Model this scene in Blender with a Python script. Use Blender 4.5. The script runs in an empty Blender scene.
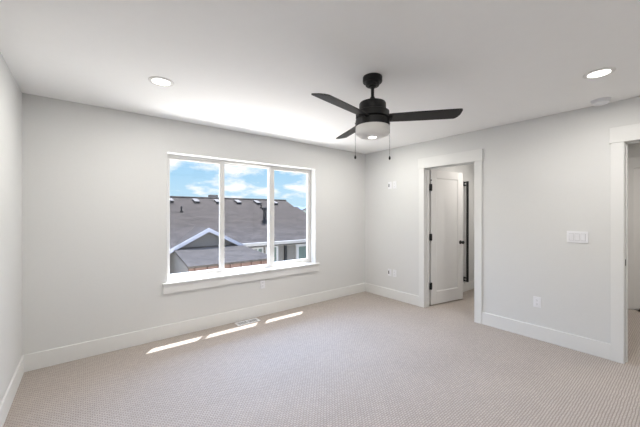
import bpy, bmesh, math, random
from mathutils import Vector, Matrix

random.seed(7)
SC = bpy.context.scene
COL = SC.collection
R = math.radians

# ------------------------------------------------------------------ camera
cam_d = bpy.data.cameras.new('camera')
cam = bpy.data.objects.new('camera', cam_d)
COL.objects.link(cam)
cam.location = (0, 0, 1.391)
cam.rotation_euler = (R(90), 0, R(-38.3))
cam_d.sensor_fit = 'HORIZONTAL'
cam_d.sensor_width = 36.0
cam_d.lens = 36.0 * 296.0 / 640.0
cam_d.shift_y = -0.5 / 640.0
cam_d.clip_start = 0.02
cam_d.clip_end = 2000
SC.camera = cam

# ------------------------------------------------------------------ exposure
SC.view_settings.view_transform = 'Standard'
SC.view_settings.look = 'None'
SC.view_settings.gamma = 1.0
SC.view_settings.use_curve_mapping = False
SC.view_settings.exposure = 0.0

# ------------------------------------------------------------------ sky
W = bpy.data.worlds.new('sky')
SC.world = W
W.use_nodes = True
nt = W.node_tree
nt.nodes.clear()
N = nt.nodes.new
L = nt.links.new
tc = N('ShaderNodeTexCoord')
sep = N('ShaderNodeSeparateXYZ')
L(tc.outputs['Generated'], sep.inputs[0])
grad = N('ShaderNodeValToRGB')
L(sep.outputs['Z'], grad.inputs[0])
cr = grad.color_ramp
cr.elements[0].position = 0.0
cr.elements[0].color = (0.62, 0.86, 1.0, 1)
cr.elements[1].position = 0.6
cr.elements[1].color = (2.1, 2.4, 3.3, 1)
e = cr.elements.new(0.16)
e.color = (0.40, 0.72, 1.0, 1)
e = cr.elements.new(0.21)
e.color = (0.50, 0.75, 1.0, 1)
e = cr.elements.new(0.32)
e.color = (2.1, 2.4, 3.2, 1)       # sky raised above the window view to add light indoors
# flat cloud layer: direction divided by its height
mx = N('ShaderNodeMath'); mx.operation = 'MAXIMUM'; mx.inputs[1].default_value = 0.0
L(sep.outputs['Z'], mx.inputs[0])
ad = N('ShaderNodeMath'); ad.operation = 'ADD'; ad.inputs[1].default_value = 0.30
L(mx.outputs[0], ad.inputs[0])
dx = N('ShaderNodeMath'); dx.operation = 'DIVIDE'
dy = N('ShaderNodeMath'); dy.operation = 'DIVIDE'
L(sep.outputs['X'], dx.inputs[0]); L(ad.outputs[0], dx.inputs[1])
L(sep.outputs['Y'], dy.inputs[0]); L(ad.outputs[0], dy.inputs[1])
cmb = N('ShaderNodeCombineXYZ')
L(dx.outputs[0], cmb.inputs[0]); L(dy.outputs[0], cmb.inputs[1])
noi = N('ShaderNodeTexNoise')
noi.inputs['Scale'].default_value = 2.6
noi.inputs['Detail'].default_value = 7
noi.inputs['Roughness'].default_value = 0.55
L(cmb.outputs[0], noi.inputs['Vector'])
cl = N('ShaderNodeValToRGB')
cl.color_ramp.elements[0].position = 0.47
cl.color_ramp.elements[1].position = 0.60
L(noi.outputs[0], cl.inputs[0])
mix = N('ShaderNodeMix'); mix.data_type = 'RGBA'
L(cl.outputs[0], mix.inputs[0])
L(grad.outputs[0], mix.inputs[6])
hi = N('ShaderNodeValToRGB')          # clouds brightened above the visible band as extra room light
hi.color_ramp.elements[0].position = 0.19
hi.color_ramp.elements[0].color = (1.15, 1.15, 1.15, 1)
hi.color_ramp.elements[1].position = 0.32
hi.color_ramp.elements[1].color = (2.8, 3.0, 3.4, 1)
L(sep.outputs['Z'], hi.inputs[0])
L(hi.outputs[0], mix.inputs[7])
bg = N('ShaderNodeBackground')
bg.inputs['Strength'].default_value = 1.0
L(mix.outputs[2], bg.inputs[0])
out = N('ShaderNodeOutputWorld')
L(bg.outputs[0], out.inputs[0])

# ------------------------------------------------------------------ sun (high, from beyond the window)
sd = bpy.data.lights.new('sun', 'SUN')
sd.energy = 11.0
sd.angle = R(0.53)
sd.color = (1.0, 0.99, 0.98)
sun = bpy.data.objects.new('sun', sd)
COL.objects.link(sun)
sun.location = (3, 7, 12)
sun.rotation_euler = Vector((-0.225, -0.252, -1.0)).to_track_quat('-Z', 'Y').to_euler()

# added lamp outside, stands in for ground bounce and brightens the ceiling
ad_ = bpy.data.lights.new('bounce_fill_lamp', 'AREA')
ad_.shape = 'RECTANGLE'
ad_.size = 6.0
ad_.size_y = 2.6
ad_.energy = 640.0
ad_.color = (1.0, 0.97, 0.92)
al = bpy.data.objects.new('bounce_fill_lamp', ad_)
COL.objects.link(al)
al.location = (1.74, 5.7, -0.9)
al.rotation_euler = (R(180 - 24), 0, 0)

# added blue area lamp out of view, fills the carpet like skylight
ak_ = bpy.data.lights.new('sky_fill_lamp', 'AREA')
ak_.shape = 'RECTANGLE'
ak_.size = 9.0
ak_.size_y = 3.0
ak_.energy = 1280.0
ak_.color = (0.34, 0.57, 1.0)
ak = bpy.data.objects.new('sky_fill_lamp', ak_)
COL.objects.link(ak)
ak.location = (2.6, 8.2, 4.75)
ak.rotation_euler = Vector((0, -0.85, -0.52)).to_track_quat('-Z', 'Y').to_euler()

CAN_POWER = 14.6          # each recessed light
HALL_POWER = 20.0
CLOSET_POWER = 9.5
LAMP_COL = (1.0, 0.972, 0.922)

# ================================================================== helpers
def box(bm, lo, hi, bevel=0.0, mat=None, seg=2):
    v0 = set(bm.verts)
    ret = bmesh.ops.create_cube(bm, size=1.0)
    vs = ret['verts']
    c = [(lo[i] + hi[i]) / 2 for i in range(3)]
    s = [abs(hi[i] - lo[i]) for i in range(3)]
    for v in vs:
        v.co = Vector((c[0] + v.co.x * s[0], c[1] + v.co.y * s[1], c[2] + v.co.z * s[2]))
    if bevel > 0:
        es = list({e for v in vs for e in v.link_edges})
        bmesh.ops.bevel(bm, geom=es, offset=bevel, segments=seg, profile=0.5, affect='EDGES')
    if mat is not None:
        for v in bm.verts:
            if v not in v0:
                v.co = mat @ v.co


def lathe(bm, prof, n=48, center=(0, 0), cap=True):
    """surface of revolution about a vertical axis; prof = [(r, z), ...]"""
    rings = []
    for r_, z in prof:
        if r_ < 1e-6:
            rings.append([bm.verts.new((center[0], center[1], z))])
        else:
            rings.append([bm.verts.new((center[0] + r_ * math.cos(2 * math.pi * k / n),
                                        center[1] + r_ * math.sin(2 * math.pi * k / n), z)) for k in range(n)])
    for a, b in zip(rings[:-1], rings[1:]):
        for k in range(n):
            k2 = (k + 1) % n
            if len(a) == 1 and len(b) == 1:
                continue
            if len(a) == 1:
                bm.faces.new((a[0], b[k], b[k2]))
            elif len(b) == 1:
                bm.faces.new((a[k], b[0], a[k2]))
            else:
                bm.faces.new((a[k], b[k], b[k2], a[k2]))
    if cap:
        for rg in (rings[0], rings[-1]):
            if len(rg) > 1:
                bm.faces.new(rg)


def cyl(bm, p, q, r_, n=16, r2=None):
    p, q = Vector(p), Vector(q)
    d = q - p
    m = Matrix.Translation((p + q) / 2) @ d.to_track_quat('Z', 'Y').to_matrix().to_4x4()
    bmesh.ops.create_cone(bm, cap_ends=True, segments=n, radius1=r_, radius2=r_ if r2 is None else r2,
                          depth=d.length, matrix=m)


def prism(bm, pts_a, pts_b):
    """closed solid between two matching polygons"""
    a = [bm.verts.new(p) for p in pts_a]
    b = [bm.verts.new(p) for p in pts_b]
    bm.faces.new(a)
    bm.faces.new(list(reversed(b)))
    n = len(a)
    for k in range(n):
        k2 = (k + 1) % n
        bm.faces.new((a[k2], a[k], b[k], b[k2]))


def obj(name, bm, mat, parent=None, smooth=False, origin=None):
    bmesh.ops.recalc_face_normals(bm, faces=bm.faces)
    if origin is not None:
        for v in bm.verts:
            v.co -= Vector(origin)
    me = bpy.data.meshes.new(name)
    bm.to_mesh(me)
    bm.free()
    me.materials.append(mat)
    if smooth:
        for p in me.polygons:
            p.use_smooth = True
        try:
            me.set_sharp_from_angle(angle=R(35))
        except Exception:
            pass
    o = bpy.data.objects.new(name, me)
    COL.objects.link(o)
    if origin is not None:
        o.location = origin
    if parent is not None:
        o.parent = parent
    return o


def thing(name, label, cat, loc=(0, 0, 0), rotz=0.0, group=None):
    o = bpy.data.objects.new(name, None)
    o.empty_display_size = 0.05
    COL.objects.link(o)
    o.location = loc
    o.rotation_euler = (0, 0, rotz)
    o['label'] = label
    o['category'] = cat
    if group:
        o['group'] = group
    return o


def describe(o, label, cat):
    o['label'] = label
    o['category'] = cat
    return o


def struct(o, label, cat):
    o['kind'] = 'structure'
    return describe(o, label, cat)


def dup(root, loc, rotz=0.0, label=None):
    r = root.copy()
    COL.objects.link(r)
    r.location = loc
    r.rotation_euler = (0, 0, rotz)
    if label:
        r['label'] = label
    for ch in list(root.children):
        c = ch.copy()
        COL.objects.link(c)
        c.parent = r
        for g in list(ch.children):
            d = g.copy()
            COL.objects.link(d)
            d.parent = c
    return r


# ================================================================== materials
def pmat(name, col, rough=0.5, metal=0.0, spec=0.5):
    m = bpy.data.materials.new(name)
    m.use_nodes = True
    b = m.node_tree.nodes['Principled BSDF']
    b.inputs['Base Color'].default_value = (*col, 1)
    b.inputs['Roughness'].default_value = rough
    b.inputs['Metallic'].default_value = metal
    b.inputs['Specular IOR Level'].default_value = spec
    return m


def textured(name, col, var=0.03, scale=60.0, bump=0.1, dist=0.002, rough=0.6, spec=0.3, detail=3):
    """plain colour with faint noise variation and a fine bump"""
    m = pmat(name, col, rough, 0, spec)
    t = m.node_tree
    b = t.nodes['Principled BSDF']
    g = t.nodes.new('ShaderNodeNewGeometry')
    n = t.nodes.new('ShaderNodeTexNoise')
    n.inputs['Scale'].default_value = scale
    n.inputs['Detail'].default_value = detail
    t.links.new(g.outputs['Position'], n.inputs['Vector'])
    r_ = t.nodes.new('ShaderNodeValToRGB')
    r_.color_ramp.elements[0].color = (*[c * (1 - var) for c in col], 1)
    r_.color_ramp.elements[1].color = (*[min(1, c * (1 + var)) for c in col], 1)
    t.links.new(n.outputs[0], r_.inputs[0])
    t.links.new(r_.outputs[0], b.inputs['Base Color'])
    bp = t.nodes.new('ShaderNodeBump')
    bp.inputs['Strength'].default_value = bump
    bp.inputs['Distance'].default_value = dist
    t.links.new(n.outputs[0], bp.inputs['Height'])
    t.links.new(bp.outputs[0], b.inputs['Normal'])
    return m


def emit(name, col, strength):
    m = bpy.data.materials.new(name)
    m.use_nodes = True
    b = m.node_tree.nodes['Principled BSDF']
    b.inputs['Base Color'].default_value = (0.9, 0.9, 0.9, 1)
    b.inputs['Emission Color'].default_value = (*col, 1)
    b.inputs['Emission Strength'].default_value = strength
    return m


M_WALL = textured('wall paint', (0.705, 0.704, 0.692), 0.012, 45, 0.12, 0.002, 0.75, 0.25)
M_CEIL = textured('ceiling paint', (0.925, 0.922, 0.91), 0.01, 14, 0.25, 0.004, 0.9, 0.15, 4)
M_TRIM = textured('white trim paint', (0.765, 0.763, 0.748), 0.006, 20, 0.02, 0.001, 0.6, 0.2)
M_DOOR = textured('door paint', (0.77, 0.76, 0.745), 0.006, 20, 0.02, 0.001, 0.6, 0.2)
M_VINYL = pmat('window vinyl', (0.70, 0.69, 0.67), 0.5, 0, 0.25)
M_PLATE = pmat('white plastic', (0.82, 0.82, 0.84), 0.4, 0, 0.3)
M_SLOT = pmat('dark slot', (0.05, 0.05, 0.055), 0.5)
M_BLACK = textured('matte black metal', (0.008, 0.008, 0.0085), 0.1, 80, 0.03, 0.0005, 0.45, 0.35)
M_BLADE = textured('black fan blade', (0.014, 0.0135, 0.013), 0.2, 90, 0.05, 0.0005, 0.45, 0.4)
M_CHAIN = pmat('pull chain metal', (0.22, 0.21, 0.2), 0.35, 0.9)
M_BOWL = pmat('frosted glass bowl', (0.80, 0.79, 0.76), 0.35, 0, 0.5)
M_BULB = emit('fan bulb glow', (1.0, 0.97, 0.93), 4.0)
M_LENS = emit('downlight lens', (1.0, 0.95, 0.88), 5.0)
M_RING = pmat('downlight trim ring', (0.78, 0.77, 0.75), 0.5)
M_STEEL = pmat('brushed steel', (0.25, 0.24, 0.23), 0.35, 0.9)


def carpet():
    m = pmat('loop carpet', (0.5, 0.45, 0.42), 0.95, 0, 0.1)
    t = m.node_tree
    b = t.nodes['Principled BSDF']
    b.inputs['Sheen Weight'].default_value = 0.15
    g = t.nodes.new('ShaderNodeNewGeometry')

    jit = t.nodes.new('ShaderNodeTexNoise')
    jit.inputs['Scale'].default_value = 22
    jit.inputs['Detail'].default_value = 2
    t.links.new(g.outputs['Position'], jit.inputs['Vector'])
    js = t.nodes.new('ShaderNodeVectorMath'); js.operation = 'SCALE'
    js.inputs['Scale'].default_value = 0.012
    t.links.new(jit.outputs['Color'], js.inputs[0])
    ja = t.nodes.new('ShaderNodeVectorMath'); ja.operation = 'ADD'
    t.links.new(g.outputs['Position'], ja.inputs[0])
    t.links.new(js.outputs[0], ja.inputs[1])
    lp = t.nodes.new('ShaderNodeTexBrick')      # staggered rows of loops
    lp.inputs['Color1'].default_value = (1, 1, 1, 1)
    lp.inputs['Color2'].default_value = (0.72, 0.72, 0.72, 1)
    lp.inputs['Mortar'].default_value = (0, 0, 0, 1)
    lp.inputs['Scale'].default_value = 1.0
    lp.inputs['Brick Width'].default_value = 0.026
    lp.inputs['Row Height'].default_value = 0.0155
    lp.inputs['Mortar Size'].default_value = 0.0045
    lp.inputs['Mortar Smooth'].default_value = 1.0
    t.links.new(ja.outputs[0], lp.inputs['Vector'])
    ml = t.nodes.new('ShaderNodeMath'); ml.operation = 'MULTIPLY'
    t.links.new(lp.outputs[0], ml.inputs[0])
    ml.inputs[1].default_value = 1.7
    nf = t.nodes.new('ShaderNodeTexNoise')
    nf.inputs['Scale'].default_value = 140
    nf.inputs['Detail'].default_value = 3
    t.links.new(g.outputs['Position'], nf.inputs['Vector'])
    sm = t.nodes.new('ShaderNodeMath'); sm.operation = 'MULTIPLY_ADD'
    t.links.new(nf.outputs[0], sm.inputs[0]); sm.inputs[1].default_value = 0.55
    t.links.new(ml.outputs[0], sm.inputs[2])
    nb = t.nodes.new('ShaderNodeTexNoise')
    nb.inputs['Scale'].default_value = 1.6
    nb.inputs['Detail'].default_value = 4
    t.links.new(g.outputs['Position'], nb.inputs['Vector'])
    sb = t.nodes.new('ShaderNodeMath'); sb.operation = 'MULTIPLY_ADD'
    t.links.new(nb.outputs[0], sb.inputs[0]); sb.inputs[1].default_value = 0.5
    t.links.new(sm.outputs[0], sb.inputs[2])
    rp = t.nodes.new('ShaderNodeValToRGB')
    rp.color_ramp.elements[0].position = 0.15
    rp.color_ramp.elements[0].color = (0.295, 0.255, 0.228, 1)
    rp.color_ramp.elements[1].position = 0.85
    rp.color_ramp.elements[1].color = (0.57, 0.502, 0.452, 1)
    mr = t.nodes.new('ShaderNodeMath'); mr.operation = 'MULTIPLY'; mr.inputs[1].default_value = 0.35
    t.links.new(sb.outputs[0], mr.inputs[0])
    t.links.new(mr.outputs[0], rp.inputs[0])
    t.links.new(rp.outputs[0], b.inputs['Base Color'])
    bp = t.nodes.new('ShaderNodeBump')
    bp.inputs['Strength'].default_value = 0.5
    bp.inputs['Distance'].default_value = 0.004
    t.links.new(sm.outputs[0], bp.inputs['Height'])
    t.links.new(bp.outputs[0], b.inputs['Normal'])
    return m


def pane_glass(name, tint=(1, 1, 1)):
    m = bpy.data.materials.new(name)
    m.use_nodes = True
    t = m.node_tree
    t.nodes.clear()
    o = t.nodes.new('ShaderNodeOutputMaterial')
    tr = t.nodes.new('ShaderNodeBsdfTransparent')
    tr.inputs[0].default_value = (*tint, 1)
    gl = t.nodes.new('ShaderNodeBsdfGlossy')
    gl.inputs['Roughness'].default_value = 0.02
    mx_ = t.nodes.new('ShaderNodeMixShader')
    mx_.inputs[0].default_value = 0.03
    t.links.new(tr.outputs[0], mx_.inputs[1])
    t.links.new(gl.outputs[0], mx_.inputs[2])
    t.links.new(mx_.outputs[0], o.inputs[0])
    return m


def shingles(name, c1, c2, mortar):
    m = pmat(name, c1, 0.95, 0, 0.15)
    t = m.node_tree
    b = t.nodes['Principled BSDF']
    tc_ = t.nodes.new('ShaderNodeTexCoord')
    br = t.nodes.new('ShaderNodeTexBrick')
    br.inputs['Color1'].default_value = (*c1, 1)
    br.inputs['Color2'].default_value = (*c2, 1)
    br.inputs['Mortar'].default_value = (*mortar, 1)
    br.inputs['Scale'].default_value = 1.0
    br.inputs['Mortar Size'].default_value = 0.008
    br.inputs['Bias'].default_value = 0.0
    br.inputs['Brick Width'].default_value = 0.26
    br.inputs['Row Height'].default_value = 0.13
    t.links.new(tc_.outputs['Object'], br.inputs['Vector'])
    n = t.nodes.new('ShaderNodeTexNoise')
    n.inputs['Scale'].default_value = 16
    n.inputs['Detail'].default_value = 6
    t.links.new(tc_.outputs['Object'], n.inputs['Vector'])
    mm = t.nodes.new('ShaderNodeMix'); mm.data_type = 'RGBA'; mm.blend_type = 'SOFT_LIGHT'
    mm.inputs[0].default_value = 0.9
    t.links.new(br.outputs[0], mm.inputs[6])
    t.links.new(n.outputs[0], mm.inputs[7])
    t.links.new(mm.outputs[2], b.inputs['Base Color'])
    bp = t.nodes.new('ShaderNodeBump')
    bp.inputs['Strength'].default_value = 0.4
    bp.inputs['Distance'].default_value = 0.01
    t.links.new(br.outputs[1], bp.inputs['Height'])
    bp.invert = True
    t.links.new(bp.outputs[0], b.inputs['Normal'])
    return m


def wood(name, c1, c2):
    m = pmat(name, c1, 0.7)
    t = m.node_tree
    b = t.nodes['Principled BSDF']
    g = t.nodes.new('ShaderNodeTexCoord')
    mp = t.nodes.new('ShaderNodeMapping')
    mp.inputs['Scale'].default_value = (1.5, 20, 20)
    t.links.new(g.outputs['Object'], mp.inputs[0])
    n = t.nodes.new('ShaderNodeTexNoise')
    n.inputs['Scale'].default_value = 2
    n.inputs['Detail'].default_value = 5
    t.links.new(mp.outputs[0], n.inputs['Vector'])
    r_ = t.nodes.new('ShaderNodeValToRGB')
    r_.color_ramp.elements[0].color = (*c1, 1)
    r_.color_ramp.elements[1].color = (*c2, 1)
    t.links.new(n.outputs[0], r_.inputs[0])
    t.links.new(r_.outputs[0], b.inputs['Base Color'])
    return m


M_CARPET = carpet()
M_GLASS = pane_glass('clear window glass')
M_ROOF = shingles('grey asphalt shingles', (0.038, 0.034, 0.0325), (0.060, 0.053, 0.051), (0.025, 0.0225, 0.0215))
M_ROOF2 = shingles('pale grey asphalt shingles', (0.042, 0.037, 0.0345), (0.060, 0.053, 0.049), (0.029, 0.026, 0.024))
M_STUCCO = textured('grey stucco', (0.13, 0.125, 0.118), 0.08, 30, 0.3, 0.004, 0.9, 0.2)
M_FASCIA = pmat('painted fascia', (0.26, 0.27, 0.31), 0.5)
M_BEAM = wood('stained beam wood', (0.028, 0.013, 0.009), (0.060, 0.028, 0.018))
M_HGLASS = pmat('green window glass', (0.085, 0.115, 0.105), 0.15)
M_HFRAME = pmat('white house window frame', (0.34, 0.34, 0.345), 0.5)
M_GRASS = textured('lawn', (0.10, 0.19, 0.05), 0.3, 3, 0.5, 0.03, 0.9, 0.1, 6)
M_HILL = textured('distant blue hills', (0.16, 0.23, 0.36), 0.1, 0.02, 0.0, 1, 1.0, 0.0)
M_PIPE = pmat('dark flue pipe', (0.010, 0.011, 0.014), 0.7, 0, 0.2)
M_GUTTER = pmat('painted gutter', (0.21, 0.205, 0.195), 0.6)
M_HOOD = pmat('vent hood metal', (0.085, 0.085, 0.09), 0.7)
M_LITE = pmat('pale siding', (0.25, 0.265, 0.285), 0.8)

# ================================================================== room shell
XL, XR, YB, YF, ZC = -0.439, 3.901, 3.637, -0.556, 2.44
XO = 4.021                         # far face of the right wall
WX0, WX1, WZ0, WZ1 = 0.70, 2.788, 0.600, 2.080     # window opening
YE = 3.880                         # outside face of the window wall
D1A, D1B = 1.746, 2.454            # clear opening of door 1
D2A, D2B = -0.41, 0.400            # clear opening of door 2
JT, DH = 0.018, 2.045              # jamb lining thickness, opening height

bm = bmesh.new()
box(bm, (-0.60, -1.75, -0.15), (6.35, YE, 0.0))
struct(obj('floor', bm, M_CARPET), 'beige and grey loop pile carpet covering the whole floor', 'floor')

bm = bmesh.new()
box(bm, (-0.60, -1.75, ZC), (6.35, YE, ZC + 0.15))
struct(obj('ceiling', bm, M_CEIL), 'white lightly textured flat ceiling above the bedroom', 'ceiling')

bm = bmesh.new()
box(bm, (XL - 0.16, YB, 0), (WX0, YE, ZC))
box(bm, (WX1, YB, 0), (6.35, 3.80, ZC))
box(bm, (WX1 + 0.07, 3.80, 0), (6.35, YE, ZC))
box(bm, (WX1, 3.80, 0), (WX1 + 0.07, YE, WZ0))
box(bm, (WX1, 3.80, WZ1), (WX1 + 0.07, YE, ZC))
box(bm, (WX0, YB, 0), (WX1, YE, WZ0))
box(bm, (WX0, YB, WZ1), (WX1, YE, ZC))
struct(obj('wall_back', bm, M_WALL), 'pale grey wall holding the wide window', 'wall')

bm = bmesh.new()
box(bm, (XL - 0.16, YF - 0.16, 0), (XL, YB, ZC))
struct(obj('wall_left', bm, M_WALL), 'narrow strip of pale wall at the left edge', 'wall')

bm = bmesh.new()
for y0, y1, z0, z1 in ((D1B + JT, YB, 0, ZC), (D1A - JT, D1B + JT, DH + JT, ZC), (D2B + JT, D1A - JT, 0, ZC),
                       (D2A - JT, D2B + JT, DH + JT, ZC), (-1.75, D2A - JT, 0, ZC)):
    box(bm, (XR, y0, z0), (XO, y1, z1))
struct(obj('wall_right', bm, M_WALL), 'pale grey wall with the two white cased doorways', 'wall')

bm = bmesh.new()
box(bm, (XL - 0.16, YF - 0.16, 0), (XR, YF, ZC))
struct(obj('wall_rear', bm, M_WALL), 'pale wall behind the camera', 'wall')

# closet and hall beyond the right wall
CX, CY_ = 5.61, 2.53
bm = bmesh.new()
box(bm, (XO, CY_, 0), (CX + 0.1, CY_ + 0.1, ZC))
struct(obj('wall_closet_left', bm, M_WALL), 'wall behind the open white door in the small room', 'wall')
bm = bmesh.new()
box(bm, (CX, 1.35, 0), (CX + 0.1, CY_, ZC))
struct(obj('wall_closet_far', bm, M_WALL), 'far wall of the small room past the open door', 'wall')
bm = bmesh.new()
box(bm, (XO, 1.25, 0), (6.20, 1.35, ZC))
struct(obj('wall_hall_left', bm, M_WALL), 'partition between small room and hall', 'wall')
bm = bmesh.new()
box(bm, (6.20, -1.75, 0), (6.35, 1.35, ZC))
struct(obj('wall_hall_far', bm, M_WALL), 'far hall wall seen through the right doorway', 'wall')
bm = bmesh.new()
box(bm, (XO, -1.75, 0), (6.20, -1.62, ZC))
struct(obj('wall_hall_right', bm, M_WALL), 'end wall of the hall', 'wall')

# ------------------------------------------------------------------ baseboards
BH, BT = 0.152, 0.015


def board(bm, lo, hi):
    box(bm, lo, hi, 0.004)


CW, CT = 0.088, 0.019              # casing width and thickness
bm = bmesh.new()
board(bm, (XL, YB - BT, 0), (XR, YB, BH))
struct(obj('baseboard_back', bm, M_TRIM), 'white baseboard along the window wall', 'baseboard')
bm = bmesh.new()
board(bm, (XL, YF, 0), (XL + BT, YB - BT, BH))
struct(obj('baseboard_left', bm, M_TRIM), 'white baseboard along the left wall', 'baseboard')
bm = bmesh.new()
board(bm, (XR - BT, D1B + CW + 0.004, 0), (XR, YB - BT, BH))
board(bm, (XR - BT, D2B + CW + 0.004, 0), (XR, D1A - CW - 0.004, BH))
struct(obj('baseboard_right', bm, M_TRIM), 'white baseboard on the wall with the doorways', 'baseboard')
bm = bmesh.new()
board(bm, (XL + BT, YF, 0), (XR, YF + BT, BH))
struct(obj('baseboard_rear', bm, M_TRIM), 'white baseboard behind the camera', 'baseboard')
bm = bmesh.new()
board(bm, (XO + 0.1, CY_ - BT, 0), (CX, CY_, BH))
board(bm, (CX - BT, 1.35, 0), (CX, CY_ - BT, BH))
struct(obj('baseboard_closet', bm, M_TRIM), 'white baseboard inside the small room', 'baseboard')
bm = bmesh.new()
board(bm, (6.20 - BT, 0.66, 0), (6.20, 1.25, BH))
struct(obj('baseboard_hall', bm, M_TRIM), 'white baseboard in the hall', 'baseboard')


# ------------------------------------------------------------------ door casings and jambs
def doorway(n, ya, yb, label):
    root = bpy.data.objects.new('trim_%d' % n, None)
    COL.objects.link(root)
    root.location = (XR, (ya + yb) / 2, 0)
    struct(root, label, 'door trim')
    inv = Vector(root.location)

    def part(name, bm, m):
        for v in bm.verts:
            v.co -= inv
        return obj(name, bm, m, root)
    for y0, y1 in ((ya - CW - 0.004, ya - 0.004), (yb + 0.004, yb + CW + 0.004)):
        b = bmesh.new()
        box(b, (XR - CT, y0, 0), (XR, y1, DH + 0.003), 0.002)
        part('casing_leg', b, M_TRIM)
    b = bmesh.new()
    box(b, (XR - CT - 0.006, ya - CW - 0.014, DH + 0.003), (XR, yb + CW + 0.014, DH + 0.150), 0.002)
    part('casing_head', b, M_TRIM)
    b = bmesh.new()
    box(b, (XR, ya - JT, 0), (XO, ya, DH))
    box(b, (XR, yb, 0), (XO, yb + JT, DH))
    box(b, (XR, ya - JT, DH), (XO, yb + JT, DH + JT))
    part('jamb', b, M_TRIM)
    b = bmesh.new()
    s0, s1 = XO - 0.075, XO - 0.040
    box(b, (s0, ya, 0), (s1, ya + 0.011, DH), 0.001)
    box(b, (s0, yb - 0.011, 0), (s1, yb, DH), 0.001)
    box(b, (s0, ya + 0.011, DH - 0.011), (s1, yb - 0.011, DH), 0.001)
    part('door_stop_strip', b, M_TRIM)
    return root, part


t1, part1 = doorway(1, D1A, D1B, 'white flat casing around the doorway with the open door')
t2, part2 = doorway(2, D2A, D2B, 'white flat casing of the doorway cut by the right edge')
bm = bmesh.new()
box(bm, (XR + 0.012, D2B - 0.0030, 0.90), (XR + 0.044, D2B, 0.96), 0.001)
part2('strike_plate', bm, M_BLACK)['label'] = 'small black strike plate'

# ------------------------------------------------------------------ window
YV = 3.752                         # room face of the vinyl frame
win = bpy.data.objects.new('window_1', None)
COL.objects.link(win)
win.location = ((WX0 + WX1) / 2, YV, WZ0)
struct(win, 'wide three-panel white slider window looking onto grey roofs', 'window')
WL = Vector(win.location)


def wpart(name, bm, m, parent=None, smooth=False):
    for v in bm.verts:
        v.co -= WL
    return obj(name, bm, m, parent or win, smooth)


bm = bmesh.new()                    # white painted returns around the opening
box(bm, (WX0 + 0.0005, YB - 0.001, WZ0 + 0.016), (WX0 + 0.009, YV, WZ1 - 0.0005), 0.001)
box(bm, (WX1 - 0.009, YB - 0.001, WZ0 + 0.016), (WX1 - 0.0005, YV, WZ1 - 0.0005), 0.001)
box(bm, (WX0 + 0.009, YB - 0.001, WZ1 - 0.009), (WX1 - 0.009, YV, WZ1 - 0.0005), 0.001)
wpart('jamb_lining', bm, M_TRIM)
bm = bmesh.new()
fx0, fx1, fz0, fz1 = WX0, WX1, WZ0 + 0.015, WZ1
box(bm, (fx0, YV, fz0), (fx0 + 0.036, YV + 0.052, fz1), 0.002)
box(bm, (fx1 - 0.036, YV, fz0), (fx1, YV + 0.052, fz1), 0.002)
box(bm, (fx0 + 0.036, YV, fz1 - 0.040), (fx1 - 0.036, YV + 0.052, fz1), 0.002)
box(bm, (fx0 + 0.036, YV, fz0), (fx1 - 0.036, YV + 0.052, fz0 + 0.030), 0.002)
wpart('window_frame', bm, M_VINYL)


def sash(x0, x1, y, wl, wr, zt, zb, tag):
    b = bmesh.new()
    z0, z1 = fz0 + 0.030, fz1 - 0.040
    box(b, (x0, y, z0), (x0 + wl, y + 0.03, z1), 0.002)
    box(b, (x1 - wr, y, z0), (x1, y + 0.03, z1), 0.002)
    box(b, (x0 + wl, y, z1 - zt), (x1 - wr, y + 0.03, z1), 0.002)
    box(b, (x0 + wl, y, z0), (x1 - wr, y + 0.03, z0 + zb), 0.002)
    s = wpart('sash', b, M_VINYL)
    s['label'] = tag
    g = bmesh.new()
    box(g, (x0 + wl - 0.004, y + 0.014, z0 + zb - 0.004), (x1 - wr + 0.004, y + 0.018, z1 - zt + 0.004))
    p = wpart('glass_pane', g, M_GLASS, s)
    return s


sash(WX0 + 0.036, 1.392, YV + 0.008, 0.022, 0.054, 0.024, 0.034, 'left sliding sash')
sash(1.396, 2.064, YV + 0.040, 0.016, 0.014, 0.012, 0.012, 'fixed middle sash')
s3 = sash(2.050, WX1 - 0.036, YV + 0.008, 0.080, 0.034, 0.028, 0.034, 'right sliding sash')
bm = bmesh.new()
box(bm, (2.068, YV - 0.012, 1.300), (2.092, YV + 0.010, 1.370), 0.004)
wpart('latch', bm, M_VINYL, s3)
bm = bmesh.new()
box(bm, (WX0 + 0.001, YB - 0.001, WZ0 - 0.0), (WX1 - 0.001, YV + 0.02, WZ0 + 0.016), 0.001)
box(bm, (WX0 - 0.045, YB - 0.036, WZ0 - 0.006), (WX1 + 0.055, YB, WZ0 + 0.016), 0.004)
wpart('window_sill', bm, M_TRIM)
bm = bmesh.new()
box(bm, (WX0 - 0.036, YB - 0.020, WZ0 - 0.104), (WX1 + 0.046, YB, WZ0 - 0.006), 0.002)
wpart('apron', bm, M_TRIM)

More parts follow.
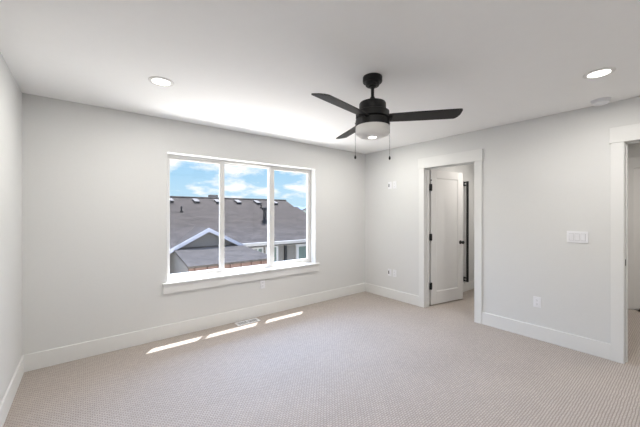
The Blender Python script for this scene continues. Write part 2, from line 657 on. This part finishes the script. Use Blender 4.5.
# ------------------------------------------------------------------ open door in the first doorway
ang = math.atan2(2.305 - 2.44, 4.76 - 4.03)
HX, HY = 4.034, 2.442
door = bpy.data.objects.new('door_1', None)
COL.objects.link(door)
door.location = (HX, HY, 0)
door.rotation_euler = (0, 0, ang)
struct(door, 'white single-panel door standing open into the small room', 'door')
DW, DT, DZ0, DZ1 = 0.728, 0.035, 0.016, 2.034
bm = bmesh.new()                    # local: x along the leaf, y into the thickness, visible face at y=0
S0, S1, RT, RB = 0.125, 0.115, 0.115, 0.185
box(bm, (0.006, 0, DZ0), (S0, DT, DZ1), 0.002)
box(bm, (DW - S1, 0, DZ0), (DW, DT, DZ1), 0.002)
box(bm, (S0, 0, DZ1 - RT), (DW - S1, DT, DZ1), 0.002)
box(bm, (S0, 0, DZ0), (DW - S1, DT, DZ0 + RB), 0.002)
obj('leaf', bm, M_DOOR, door)
bm = bmesh.new()                    # recessed panel with a sloped sticking
x0, x1, z0, z1 = S0, DW - S1, DZ0 + RB, DZ1 - RT
for yf, yi in ((0.001, 0.010), (DT - 0.001, DT - 0.010)):
    o_ = [bm.verts.new(p) for p in ((x0, yf, z0), (x1, yf, z0), (x1, yf, z1), (x0, yf, z1))]
    i_ = [bm.verts.new(p) for p in ((x0 + 0.014, yi, z0 + 0.014), (x1 - 0.014, yi, z0 + 0.014),
                                    (x1 - 0.014, yi, z1 - 0.014), (x0 + 0.014, yi, z1 - 0.014))]
    bm.faces.new(i_)
    for k in range(4):
        bm.faces.new((o_[k], o_[(k + 1) % 4], i_[(k + 1) % 4], i_[k]))
obj('panel', bm, M_DOOR, door)
bm = bmesh.new()                    # knob set: rose, neck and knob each side


def axis_lathe(prof, x, z, sgn, y0, n=28):
    b = bmesh.new()
    lathe(b, prof, n)
    rot = Matrix.Rotation(R(90) * sgn, 4, 'X')
    for v in b.verts:
        v.co = rot @ v.co
        v.co += Vector((x, y0, z))
    return b


KX, KZ = DW - 0.062, 0.925
for sgn, y0 in ((1, 0.0), (-1, DT)):
    b = axis_lathe([(0.0, 0.0), (0.030, 0.0), (0.030, 0.006), (0.012, 0.010), (0.010, 0.030), (0.018, 0.034),
                    (0.026, 0.042), (0.027, 0.052), (0.021, 0.060), (0.0, 0.063)], KX, KZ, sgn, y0)
    obj('knob', b, M_BLACK, door, True)['label'] = 'round black knob'
for z in (1.772, 1.030, 0.300):
    bm = bmesh.new()
    cyl(bm, (0.0, -0.008, z - 0.052), (0.0, -0.008, z + 0.052), 0.0105, 14)
    box(bm, (0.001, -0.0045, z - 0.048), (0.028, -0.0005, z + 0.048), 0.001)
    box(bm, (-0.036, -0.011, z - 0.048), (-0.002, -0.0065, z + 0.048), 0.001)
    h = obj('hinge', bm, M_BLACK, door, True)
    h['label'] = 'black hinge'
bm = bmesh.new()
cyl(bm, (0.0, -0.010, 1.872), (0.0, -0.010, 1.888), 0.010, 14)  # small black cylinder above the top hinge
obj('black_dot', bm, M_BLACK, door, True)

# second door: closed one across the hall
door2 = bpy.data.objects.new('door_2', None)
COL.objects.link(door2)
door2.location = (6.20, 0.15, 0)
struct(door2, 'closed white door with casing on the far hall wall', 'door')
bm = bmesh.new()
box(bm, (-0.020, -0.400, 0.012), (-0.0005, 0.392, 2.03), 0.002)
obj('leaf', bm, M_DOOR, door2)
bm = bmesh.new()
box(bm, (-0.028, 0.392, 0), (-0.0005, 0.490, 2.04), 0.002)
box(bm, (-0.028, -0.490, 0), (-0.0005, -0.400, 2.04), 0.002)
box(bm, (-0.034, -0.510, 2.04), (-0.0005, 0.510, 2.19), 0.002)
obj('casing', bm, M_TRIM, door2)
bm = bmesh.new()
cyl(bm, (-0.030, 0.330, 0.02), (-0.110, 0.330, 0.02), 0.013, 14)  # short black cylinder at the foot of the hall door
obj('black_floor_stub', bm, M_BLACK, door2, True)

# ================================================================== fixtures
# ------------------------------------------------------------------ recessed lights
CANS = [((0.470, 2.637), 'round lit recessed ceiling light left of the ceiling fan'),
        ((3.015, 0.445), 'round lit recessed ceiling light right of the ceiling fan, near smoke detector'),
        ((3.015, 2.637), 'round recessed ceiling light hidden behind the fan motor, nearest the far corner'),
        ((0.470, 0.445), 'round recessed ceiling light overhead near the camera')]


def downlight(loc, label):
    t = thing('recessed_light', label, 'ceiling light', (loc[0], loc[1], ZC), 0, 'recessed lights in the bedroom ceiling')
    b = bmesh.new()
    lathe(b, [(0.065, 0.0), (0.065, -0.006), (0.070, -0.009), (0.088, -0.006), (0.092, -0.001), (0.092, 0.0)], 48, cap=False)
    obj('trim_ring', b, M_RING, t, True)
    b = bmesh.new()
    lathe(b, [(0.0, -0.0045), (0.065, -0.0045), (0.065, -0.002), (0.0, -0.002)], 48, cap=False)
    obj('lens', b, M_LENS, t)
    ld = bpy.data.lights.new('lamp', 'AREA')
    ld.shape = 'DISK'
    ld.size = 0.13
    ld.energy = CAN_POWER
    ld.color = LAMP_COL
    lo = bpy.data.objects.new('lamp', ld)
    COL.objects.link(lo)
    lo.parent = t
    lo.location = (0, 0, -0.012)
    return t


c0 = downlight(*CANS[0])
for loc, lab in CANS[1:]:
    dup(c0, (loc[0], loc[1], ZC), 0, lab)


def added_light(loc, label, power):  # unseen lamps, added to brighten the rooms behind the doorways
    t = thing('added_ceiling_light', label, 'ceiling light', loc)
    b = bmesh.new()
    lathe(b, [(0.0, 0.0), (0.15, 0.0), (0.15, -0.03), (0.13, -0.03), (0.0, -0.03)], 40, cap=False)
    obj('base', b, M_RING, t, True)
    b = bmesh.new()
    lathe(b, [(0.13, -0.03), (0.12, -0.06), (0.07, -0.08), (0.0, -0.085)], 40, cap=False)
    obj('shade', b, M_LENS, t, True)
    ld = bpy.data.lights.new('lamp', 'AREA')
    ld.shape = 'DISK'
    ld.size = 0.24
    ld.energy = power
    ld.color = (1.0, 0.95, 0.90)
    lo = bpy.data.objects.new('lamp', ld)
    COL.objects.link(lo)
    lo.parent = t
    lo.location = (0, 0, -0.095)


added_light((4.85, 1.75, ZC), 'added unseen round ceiling light that lights the small room', CLOSET_POWER)
added_light((5.30, -0.45, ZC), 'added unseen round ceiling light that lights the hall', HALL_POWER)

# ------------------------------------------------------------------ smoke detector
t = thing('smoke_detector', 'round white smoke detector on the ceiling above the right doorway', 'smoke detector', (3.745, 0.540, ZC))
bm = bmesh.new()
lathe(bm, [(0.0, 0.0), (0.070, 0.0), (0.070, -0.010), (0.0, -0.010)], 40, cap=False)
obj('base', bm, M_PLATE, t, True)
bm = bmesh.new()
lathe(bm, [(0.066, -0.010), (0.064, -0.018), (0.058, -0.019), (0.058, -0.024), (0.063, -0.025), (0.060, -0.034),
           (0.048, -0.042), (0.022, -0.045), (0.020, -0.043), (0.0, -0.043)], 40, cap=False)
obj('cover', bm, M_PLATE, t, True)

# ------------------------------------------------------------------ ceiling fan
FX, FY = 1.733, 1.541
fan = thing('ceiling_fan', 'black three-blade ceiling fan with light kit hanging from the ceiling', 'ceiling fan', (FX, FY, ZC))
zf = lambda z: z - ZC
bm = bmesh.new()
lathe(bm, [(0.0, 0.0), (0.072, 0.0), (0.074, zf(2.436)), (0.074, zf(2.402)), (0.070, zf(2.396)), (0.054, zf(2.393)), (0.052, zf(2.374)),
           (0.047, zf(2.369)), (0.030, zf(2.367)), (0.026, zf(2.358)), (0.0, zf(2.356))], 48, cap=False)
obj('canopy', bm, M_BLACK, fan, True)
bm = bmesh.new()
cyl(bm, (0, 0, zf(2.365)), (0, 0, zf(2.262)), 0.0125, 20)
lathe(bm, [(0.0, zf(2.285)), (0.016, zf(2.285)), (0.020, zf(2.270)), (0.034, zf(2.254)), (0.040, zf(2.238)), (0.0, zf(2.236))], 32, cap=False)
obj('downrod', bm, M_BLACK, fan, True)
bm = bmesh.new()
lathe(bm, [(0.0, zf(2.243)), (0.088, zf(2.243)), (0.097, zf(2.239)), (0.102, zf(2.230)), (0.103, zf(2.170)), (0.0, zf(2.170))], 64, cap=False)
obj('motor_housing', bm, M_BLACK, fan, True)
bm = bmesh.new()
lathe(bm, [(0.0, zf(2.172)), (0.118, zf(2.172)), (0.127, zf(2.167)), (0.128, zf(2.124)), (0.122, zf(2.119)), (0.0, zf(2.119))], 64, cap=False)
obj('flywheel_ring', bm, M_BLACK, fan, True)
bm = bmesh.new()
lathe(bm, [(0.0, zf(2.121)), (0.112, zf(2.121)), (0.112, zf(2.112)), (0.124, zf(2.110)), (0.129, zf(2.106)), (0.129, zf(2.056)),
           (0.0, zf(2.056))], 64, cap=False)
obj('switch_housing', bm, M_BLACK, fan, True)
bm = bmesh.new()
prof = [(0.0, zf(2.058)), (0.127, zf(2.058)), (0.129, zf(2.052)), (0.129, zf(2.016))]
for k in range(1, 9):
    a = k * math.pi / 16
    prof.append((0.129 - 0.052 * (1 - math.cos(a)), zf(2.016) - 0.040 * math.sin(a)))
prof += [(0.040, zf(1.974)), (0.0, zf(1.972))]
lathe(bm, prof, 64, cap=False)
obj('light_bowl', bm, M_BOWL, fan, True)['label'] = 'frosted white glass bowl'
bm = bmesh.new()
lathe(bm, [(0.0, zf(1.968)), (0.022, zf(1.969)), (0.032, zf(1.973)), (0.034, zf(1.977)), (0.0, zf(1.977))], 32, cap=False)
obj('bulb', bm, M_BULB, fan, True)['label'] = 'glowing bulb spot at the bottom of the bowl'
# blades
A0, BZ, PITCH = -0.861, 2.118, R(13)
for k in range(3):
    a = A0 + k * 2 * math.pi / 3
    b = bmesh.new()
    out_ = [(0.085, -0.050), (0.16, -0.056), (0.30, -0.060), (0.50, -0.0625), (0.622, -0.062), (0.634, -0.058), (0.638, -0.046),
            (0.634, 0.010), (0.622, 0.040), (0.606, 0.060), (0.596, 0.0625), (0.50, 0.0625), (0.30, 0.060), (0.16, 0.056), (0.085, 0.050)]
    prism(b, [(x, y, 0.0035) for x, y in out_], [(x, y, -0.0035) for x, y in out_])
    m = Matrix.Rotation(a, 4, 'Z') @ Matrix.Translation((0, 0, zf(BZ))) @ Matrix.Rotation(-PITCH, 4, 'X')
    bl = obj('blade', b, M_BLADE, fan)
    bl.matrix_local = m
    b = bmesh.new()                 # blade iron under the blade root
    box(b, (0.05, -0.026, -0.012), (0.150, 0.026, -0.0035), 0.003)
    for sx, sy in ((0.135, -0.016), (0.135, 0.016)):
        lathe(b, [(0.0, -0.015), (0.004, -0.0145), (0.005, -0.012)], 12, (sx, sy), cap=False)
    obj('blade_iron', b, M_BLACK, bl, True)
# pull chains at either side of the housing
rd = Vector((math.cos(R(-38.3)), math.sin(R(-38.3)), 0))
for s, z1 in ((-1, 1.834), (1, 1.828)):
    p = rd * (0.1325 * s)
    b = bmesh.new()
    cyl(b, (p.x * 0.95, p.y * 0.95, zf(2.082)), (p.x * 1.02, p.y * 1.02, zf(2.082)), 0.006, 10)
    cyl(b, (p.x, p.y, zf(2.082)), (p.x, p.y, zf(z1)), 0.0012, 8)
    for q in range(44):
        zz = zf(2.080) - q * (2.080 - z1) / 44
        bmesh.ops.create_icosphere(b, subdivisions=1, radius=0.0021, matrix=Matrix.Translation((p.x, p.y, zz)))
    ch = obj('pull_chain', b, M_CHAIN, fan, True)
    b = bmesh.new()
    lathe(b, [(0.0, zf(z1) + 0.004), (0.0045, zf(z1)), (0.0075, zf(z1) - 0.010), (0.0075, zf(z1) - 0.020), (0.005, zf(z1) - 0.026), (0.0, zf(z1) - 0.027)], 16, (p.x, p.y), cap=False)
    obj('fob', b, M_BLACK, ch, True)['label'] = 'small black pull fob'


# ------------------------------------------------------------------ wall plates (local: x across, z up, front towards -y)
def rounded_plate(bm, w, h, d):
    box(bm, (-w / 2, -d, -h / 2), (w / 2, 0, h / 2), 0.0025)


def outlet(name, label, cat, loc, rotz, group, dark=False):
    t = thing(name, label, cat, loc, rotz, group)
    b = bmesh.new()
    rounded_plate(b, 0.072, 0.116, 0.006)
    obj('cover_plate', b, M_PLATE, t)
    for zc in (-0.021, 0.021):
        b = bmesh.new()
        box(b, (-0.017, -0.0085, zc - 0.0145), (0.017, -0.006, zc + 0.0145), 0.001)
        rc = obj('receptacle', b, M_PLATE, t)
        b = bmesh.new()
        box(b, (-0.0080, -0.0089, zc - 0.002), (-0.0060, -0.0084, zc + 0.007))
        box(b, (0.0060, -0.0089, zc - 0.001), (0.0080, -0.0084, zc + 0.006))
        box(b, (-0.0022, -0.0089, zc - 0.010), (0.0022, -0.0084, zc - 0.006))
        obj('slots', b, M_SLOT, rc)
    return t


GO = 'white power outlets on the walls'
RW = -math.pi / 2                  # a plate on the right wall faces -x
o0 = outlet('power_outlet', 'white power outlet on the window wall just below the sill', 'outlet', (1.878, YB, 0.425), 0, GO)
dup(o0, (XR, 1.076, 0.410), RW, 'white power outlet on the right wall, below the light switches')
dup(o0, (XR, 2.998, 0.420), RW, 'white low power outlet near the corner, beside cable jack plate')
dup(o0, (XR, 2.998, 1.842), RW, 'white high power outlet near the corner, beside cable plate')
dup(o0, (XL, 2.225, 0.420), math.pi / 2, 'white power outlet on the left wall, cut by the frame edge')


def jack_plate(label, loc):
    t = thing('cable_plate', label, 'wall plate', loc, RW, 'cable plates near the corner')
    b = bmesh.new()
    rounded_plate(b, 0.072, 0.116, 0.006)
    obj('cover_plate', b, M_PLATE, t)
    b = bmesh.new()
    box(b, (-0.026, -0.0068, -0.026), (-0.008, -0.0058, 0.026), 0.0)
    obj('jack', b, M_SLOT, t)['label'] = 'dark jack opening'
    b = bmesh.new()
    box(b, (-0.004, -0.0075, -0.030), (0.028, -0.0058, 0.030), 0.001)
    obj('insert', b, M_PLATE, t)
    return t


jp = jack_plate('white cable plate with dark jack, high on the right wall near corner', (XR, 3.090, 1.842))
dup(jp, (XR, 3.095, 0.420), RW, 'white cable plate with dark jack, low on the right wall near corner')

t = thing('light_switch', 'white three-gang light switch plate on the wall between the doorways', 'light switch', (XR, 0.737, 1.147), RW)
bm = bmesh.new()
rounded_plate(bm, 0.165, 0.116, 0.006)
obj('cover_plate', bm, M_PLATE, t)
M_GAP_SHADE = pmat('grey gap shade', (0.42, 0.42, 0.43), 0.6)  # shade of the gaps around the paddles, put in as grey
for xc in (-0.046, 0.0, 0.046):
    bm = bmesh.new()
    box(bm, (xc - 0.0185, -0.0068, -0.0355), (xc + 0.0185, -0.0055, 0.0355))
    obj('switch_gap', bm, M_GAP_SHADE, t)
    bm = bmesh.new()
    prism(bm, [(xc - 0.0165, -0.0055, -0.033), (xc - 0.0165, -0.0085, -0.033), (xc - 0.0165, -0.0140, 0.033), (xc - 0.0165, -0.0055, 0.033)],
          [(xc + 0.0165, -0.0055, -0.033), (xc + 0.0165, -0.0085, -0.033), (xc + 0.0165, -0.0140, 0.033), (xc + 0.0165, -0.0055, 0.033)])
    obj('switch_paddle', bm, M_PLATE, t)

# ------------------------------------------------------------------ floor register
t = thing('floor_register', 'white metal floor vent in the carpet under the window', 'floor vent', (1.615, 3.535, 0.0))
bm = bmesh.new()
w, d = 0.150, 0.062
for lo, hi in (((-w, -d, 0), (w, -d + 0.018, 0.006)), ((-w, d - 0.018, 0), (w, d, 0.006)),
               ((-w, -d + 0.018, 0), (-w + 0.02, d - 0.018, 0.006)), ((w - 0.02, -d + 0.018, 0), (w, d - 0.018, 0.006)),
               ((-0.004, -d + 0.018, 0), (0.004, d - 0.018, 0.005))):
    box(bm, lo, hi, 0.0015)
obj('frame', bm, M_PLATE, t)
bm = bmesh.new()
box(bm, (-w + 0.02, -d + 0.018, 0.0002), (w - 0.02, d - 0.018, 0.0012))
obj('duct_opening', bm, M_SLOT, t)
bm = bmesh.new()
for k in range(22):
    x = -w + 0.026 + k * (2 * w - 0.052) / 21
    box(bm, (x - 0.0018, -d + 0.016, 0.001), (x + 0.0018, d - 0.016, 0.0045))
obj('louvres', bm, M_PLATE, t)

# ------------------------------------------------------------------ black bar on the wall past the open door
t = thing('grab_bar', 'long black vertical bar mounted on the wall past the open white door', 'bar', (5.235, CY_, 0))
bm = bmesh.new()
cyl(bm, (0, -0.065, 0.185), (0, -0.065, 1.945), 0.021, 20)
obj('bar', bm, M_BLACK, t, True)
for zc in (0.225, 1.905):
    bm = bmesh.new()
    for dz in (-0.026, 0.026):
        cyl(bm, (0, -0.060, zc + dz), (0, -0.008, zc + dz), 0.013, 14)
    box(bm, (-0.016, -0.008, zc - 0.042), (0.016, 0, zc + 0.042), 0.002)
    obj('bracket', bm, M_BLACK, t, True)

# ================================================================== outdoors
GZ = -2.75
bm = bmesh.new()
box(bm, (-120, YE + 0.02, GZ - 0.3), (320, 420, GZ))
g = obj('lawn', bm, M_GRASS)
g['kind'] = 'structure'
describe(g, 'green lawn below the window', 'lawn')

M_CONC = textured('pale concrete', (0.34, 0.335, 0.325), 0.08, 4, 0.2, 0.005, 0.9, 0.2, 6)
bm = bmesh.new()
box(bm, (-12, YE + 0.05, GZ), (16, 9.38, GZ + 0.02))  # unseen slab, added to reflect sunlight up into the window
struct(obj('bounce_slab', bm, M_CONC), 'unseen pale concrete slab added between the houses to bounce light', 'patio')

# house next door -------------------------------------------------
EY, EZ, RY, RZ = 8.90, 0.430, 12.60, 2.005
SL = (RZ - EZ) / (RY - EY)
HX0, HX1, HX2 = -7.0, 7.79, 14.0
LY = 11.86
LZ = EZ + SL * (LY - EY)
HXM, MY = 7.97, 11.10
MZ = EZ + SL * (MY - EY)
house = thing('house', 'single-storey grey house with shingle roof facing the window', 'house', (0, 9.4, GZ))
HO = Vector(house.location)


def hpart(name, bm, m, parent=None, label=None, smooth=False):
    for v in bm.verts:
        v.co -= HO
    o = obj(name, bm, m, parent or house, smooth)
    if label:
        o['label'] = label
    return o


def slope_slab(name, pts2d, y0, z0, slope, thick, m, parent=None, label=None):
    """roof plane: pts2d = (x, distance up the slope); its local xy plane is the roof so the courses follow it"""
    b = bmesh.new()
    prism(b, [(x, s, 0.0) for x, s in pts2d], [(x, s, -thick) for x, s in pts2d])
    o = obj(name, b, m, parent or house)
    o.location = Vector((0, y0, z0)) - HO
    o.rotation_euler = (math.atan(slope), 0, 0)
    if label:
        o['label'] = label
    return o


SS = math.sqrt(1 + SL * SL)
up = lambda y: (y - EY) * SS
slope_slab('roof', [(HX0, 0), (HX2, 0), (HX2, up(MY)), (HXM, up(MY)), (HXM, up(LY)), (HX1, up(LY)), (HX1, up(RY)), (HX0, up(RY))], EY, EZ, SL, 0.10, M_ROOF)
bm = bmesh.new()                    # far slopes and the gable step
prism(bm, [(HX0, RY, RZ - 0.12), (HX0, RY, RZ), (HX0, 16.4, EZ), (HX0, 16.4, EZ - 0.12)],
      [(HX1, RY, RZ - 0.12), (HX1, RY, RZ), (HX1, 16.4, EZ), (HX1, 16.4, EZ - 0.12)])
prism(bm, [(HX1, LY, LZ - 0.12), (HX1, LY, LZ), (HX1, 15.0, EZ), (HX1, 15.0, EZ - 0.12)],
      [(HXM, LY, LZ - 0.12), (HXM, LY, LZ), (HXM, 15.0, EZ), (HXM, 15.0, EZ - 0.12)])
prism(bm, [(HXM, MY, MZ - 0.12), (HXM, MY, MZ), (HXM, 13.4, EZ), (HXM, 13.4, EZ - 0.12)],
      [(HX2, MY, MZ - 0.12), (HX2, MY, MZ), (HX2, 13.4, EZ), (HX2, 13.4, EZ - 0.12)])
hpart('rear_roof', bm, M_ROOF)
bm = bmesh.new()
box(bm, (HX0, EY - 0.03, RZ + 0.0), (HX1, EY - 0.02, RZ + 0.001)) if False else None
cyl(bm, (HX0, RY, RZ + 0.005), (HX1, RY, RZ + 0.005), 0.045, 10)
hpart('ridge_cap', bm, M_ROOF)
bm = bmesh.new()
box(bm, (3.80, EY - 0.10, EZ - 0.115), (HX2, EY + 0.0, EZ - 0.005), 0.015)
hpart('gutter', bm, M_GUTTER, label='white gutter along the eave')
bm = bmesh.new()
box(bm, (HX0, EY - 0.04, EZ - 0.17), (1.80, EY + 0.02, EZ + 0.01), 0.01)
hpart('fascia', bm, M_FASCIA)
bm = bmesh.new()
box(bm, (HX0, EY, EZ - 0.17), (HX2, 9.42, EZ - 0.15))
hpart('soffit', bm, M_STUCCO)
bm = bmesh.new()
box(bm, (HX0 + 0.3, 9.40, GZ), (HX2 - 0.3, 9.60, EZ - 0.15))
box(bm, (HX0 + 0.3, 9.60, GZ), (HX0 + 0.5, 15.6, EZ - 0.15))
hpart('wall', bm, M_STUCCO)

# gable over the patio
GX0, GX1, GXP, GYF = 1.850, 3.745, 2.790, 8.86
GZ0, GZP = 0.440, 0.925
bm = bmesh.new()
prism(bm, [(GX0, GYF, GZ0 - 0.06), (GX1, GYF, GZ0 - 0.06), (GXP, GYF, GZP - 0.02)],
      [(GX0, GYF + 0.1, GZ0 - 0.06), (GX1, GYF + 0.1, GZ0 - 0.06), (GXP, GYF + 0.1, GZP - 0.02)])
hpart('gable_wall', bm, M_STUCCO)
bm = bmesh.new()                    # little gable roof running back into the main slope
for xa in (GX0 - 0.10, GX1 + 0.10):
    za = GZ0 - 0.05
    prism(bm, [(xa, GYF - 0.14, za), (GXP, GYF - 0.14, GZP + 0.03), (GXP, GYF - 0.14, GZP - 0.03), (xa, GYF - 0.14, za - 0.06)],
          [(xa, GYF + 0.25, za), (GXP, 10.15, GZP + 0.03), (GXP, 10.15, GZP - 0.03), (xa, GYF + 0.25, za - 0.06)])
hpart('gable_roof', bm, M_ROOF)
for xa in (GX0 - 0.12, GX1 + 0.12):
    bm = bmesh.new()
    za = GZ0 - 0.06
    prism(bm, [(xa, GYF - 0.17, za + 0.02), (GXP, GYF - 0.17, GZP + 0.035), (GXP, GYF - 0.17, GZP - 0.075), (xa, GYF - 0.17, za - 0.09)],
          [(xa, GYF - 0.14, za + 0.02), (GXP, GYF - 0.14, GZP + 0.035), (GXP, GYF - 0.14, GZP - 0.075), (xa, GYF - 0.14, za - 0.09)])
    hpart('rake_board', bm, M_FASCIA, label='pale blue-grey rake board of the gable')

# patio roof in front of the gable
PY, PZ = 7.25, 0.147
PSL = (GZ0 - 0.02 - PZ) / (GYF - PY)
PS = math.sqrt(1 + PSL * PSL)
slope_slab('patio_roof', [(1.850, 0), (4.14, 0), (3.80, (GYF - PY) * PS), (1.850, (GYF - PY) * PS)], PY, PZ, PSL, 0.05, M_ROOF2,
           label='pale shingled patio roof')
bm = bmesh.new()
box(bm, (1.87, PY + 0.03, PZ - 0.21), (4.12, PY + 0.12, PZ - 0.05), 0.006)
hpart('beam', bm, M_BEAM, label='brown stained patio beam')
for k in range(8):
    x = 2.02 + k * 0.285
    bm = bmesh.new()
    box(bm, (x - 0.022, PY - 0.02, PZ - 0.17), (x + 0.022, PY + 0.03, PZ - 0.052), 0.003)
    hpart('rafter_tail', bm, M_BEAM)
bm = bmesh.new()
prism(bm, [(1.90, PY + 0.14, GZ), (1.90, GYF, GZ), (1.90, GYF, GZ0 - 0.09), (1.90, PY + 0.14, PZ - 0.05)],
      [(2.02, PY + 0.14, GZ), (2.02, GYF, GZ), (2.02, GYF, GZ0 - 0.09), (2.02, PY + 0.14, PZ - 0.05)])
prism(bm, [(1.90, GYF, GZ), (1.90, 9.40, GZ), (1.90, 9.40, GZ0 - 0.10), (1.90, GYF, GZ0 - 0.10)],
      [(2.02, GYF, GZ), (2.02, 9.40, GZ), (2.02, 9.40, GZ0 - 0.10), (2.02, GYF, GZ0 - 0.10)])
hpart('patio_wall', bm, M_STUCCO)
bm = bmesh.new()
box(bm, (3.98, PY + 0.03, GZ), (4.10, PY + 0.13, PZ - 0.21), 0.005)
hpart('post', bm, M_BEAM)


# windows, door and downpipe of the house wall
def house_window(name, x0, x1, z0, z1, fr, mull=False):
    b = bmesh.new()
    y0, y1 = 9.34, 9.40
    box(b, (x0, y0, z0), (x0 + fr, y1, z1), 0.004)
    box(b, (x1 - fr, y0, z0), (x1, y1, z1), 0.004)
    box(b, (x0 + fr, y0, z1 - fr), (x1 - fr, y1, z1), 0.004)
    box(b, (x0 + fr, y0, z0), (x1 - fr, y1, z0 + fr), 0.004)
    if mull:
        xm = (x0 + x1) / 2
        box(b, (xm - fr / 2, y0, z0 + fr), (xm + fr / 2, y1, z1 - fr), 0.004)
    f = hpart(name, b, M_HFRAME)
    b = bmesh.new()
    box(b, (x0 + fr, y1 - 0.03, z0 + fr), (x1 - fr, y1 - 0.015, z1 - fr))
    hpart('pane', b, M_HGLASS, f)


house_window('window', 4.44, 4.86, -1.2, 0.20, 0.05, True)
house_window('window', 4.95, 5.46, -1.3, 0.24, 0.08)
house_window('patio_window', 2.60, 4.30, -2.5, -0.42, 0.07, True)
house_window('window', 1.10, 1.84, -1.6, 0.02, 0.08)
house_window('patio_door', 6.24, 6.95, -2.6, 0.22, 0.11)
bm = bmesh.new()
box(bm, (5.72, 9.31, GZ), (5.81, 9.40, EZ - 0.15), 0.01)
hpart('downpipe', bm, M_PIPE)

# roof vents, pipes and chimney
zr = lambda y: EZ + SL * (y - EY)
for px in (170.0, 196.0, 217.5, 238.0, 257.0, 274.5):
    u_ = (px - 320) / 296.0
    s_, c_ = math.sin(R(38.3)), math.cos(R(38.3))
    yv = 12.20
    x = yv * (s_ + u_ * c_) / (c_ - u_ * s_)
    bm = bmesh.new()
    prism(bm, [(x - 0.09, yv - 0.17, zr(yv - 0.17) - 0.01), (x - 0.09, yv - 0.17, zr(yv - 0.17) + 0.07),
               (x - 0.09, yv + 0.17, zr(yv + 0.17) + 0.045), (x - 0.09, yv + 0.17, zr(yv + 0.17) - 0.01)],
          [(x + 0.09, yv - 0.17, zr(yv - 0.17) - 0.01), (x + 0.09, yv - 0.17, zr(yv - 0.17) + 0.07),
           (x + 0.09, yv + 0.17, zr(yv + 0.17) + 0.045), (x + 0.09, yv + 0.17, zr(yv + 0.17) - 0.01)])
    v = hpart('roof_vent', bm, M_PIPE)
    bm = bmesh.new()
    prism(bm, [(x - 0.10, yv - 0.19, zr(yv - 0.17) + 0.07), (x - 0.10, yv - 0.19, zr(yv - 0.17) + 0.09),
               (x - 0.10, yv + 0.19, zr(yv + 0.17) + 0.065), (x - 0.10, yv + 0.19, zr(yv + 0.17) + 0.045)],
          [(x + 0.10, yv - 0.19, zr(yv - 0.17) + 0.07), (x + 0.10, yv - 0.19, zr(yv - 0.17) + 0.09),
           (x + 0.10, yv + 0.19, zr(yv + 0.17) + 0.065), (x + 0.10, yv + 0.19, zr(yv + 0.17) + 0.045)])
    hpart('vent_hood', bm, M_HOOD, v)
bm = bmesh.new()
fx, fy = 5.42, 10.32
lathe(bm, [(0.0, zr(fy) - 0.05), (0.13, zr(fy) - 0.05), (0.11, zr(fy) + 0.06), (0.06, zr(fy) + 0.12), (0.06, zr(fy) + 0.46),
           (0.105, zr(fy) + 0.47), (0.105, zr(fy) + 0.56), (0.05, zr(fy) + 0.60), (0.0, zr(fy) + 0.61)], 24, (fx, fy), cap=False)
hpart('flue_pipe', bm, M_PIPE, label='black flue pipe with cap', smooth=True)
for (x, y, h, r_) in ((2.64, 11.24, 0.20, 0.028), (5.95, 11.65, 0.22, 0.028)):
    bm = bmesh.new()
    cyl(bm, (x, y, zr(y) - 0.05), (x, y, zr(y) + h), r_, 12)
    cyl(bm, (x, y, zr(y) - 0.04), (x, y, zr(y) + 0.04), r_ * 2, 12)
    hpart('vent_pipe', bm, M_PIPE)
bm = bmesh.new()
box(bm, (4.28, 13.2, 1.55), (4.62, 13.5, 2.20), 0.01)
hpart('chimney', bm, M_STUCCO)

# second house, farther away on the right ------------------------
fh = thing('distant_house', 'farther house with grey hip roof at the right of the window view', 'house', (23, 25.6, GZ))
FO = Vector(fh.location)
bm = bmesh.new()
zE, zR = 1.66, 3.0
b0 = [bm.verts.new(Vector(p) - FO) for p in ((19.3, 23.1, zE), (27.0, 23.1, zE), (27.0, 28.1, zE), (19.3, 28.1, zE))]
r0, r1 = bm.verts.new(Vector((21.0, 25.6, zR)) - FO), bm.verts.new(Vector((25.3, 25.6, zR)) - FO)
for f in ((b0[0], b0[1], r1, r0), (b0[1], b0[2], r1), (b0[2], b0[3], r0, r1), (b0[3], b0[0], r0), (b0[3], b0[2], b0[1], b0[0])):
    bm.faces.new(f)
obj('roof', bm, M_ROOF2, fh)
bm = bmesh.new()
box(bm, Vector((19.2, 23.0, zE - 0.2)) - FO, Vector((27.1, 28.2, zE)) - FO, 0.02)
obj('fascia', bm, M_HFRAME, fh)
bm = bmesh.new()
box(bm, Vector((19.7, 23.5, GZ)) - FO, Vector((26.6, 27.7, zE - 0.2)) - FO)
obj('wall', bm, M_LITE, fh)

# hills on the horizon --------------------------------------------
bm = bmesh.new()
pa, pb = [], []
for k in range(61):
    x = 60 + k * 5.0
    h = 11.6 + 1.3 * math.sin(k * 0.31) + 0.9 * math.sin(k * 0.9 + 1) + random.uniform(-0.25, 0.25)
    pa.append((x, 360 - 0.08 * k, h))
fr = [bm.verts.new((x, y - 40, GZ)) for x, y, h in pa]
tp = [bm.verts.new(p) for p in pa]
bk = [bm.verts.new((x, y + 45, GZ)) for x, y, h in pa]
for k in range(60):
    bm.faces.new((fr[k], fr[k + 1], tp[k + 1], tp[k]))
    bm.faces.new((tp[k], tp[k + 1], bk[k + 1], bk[k]))
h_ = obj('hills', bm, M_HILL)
h_['kind'] = 'structure'
describe(h_, 'low blue hills on the horizon beyond the roofs', 'hills')
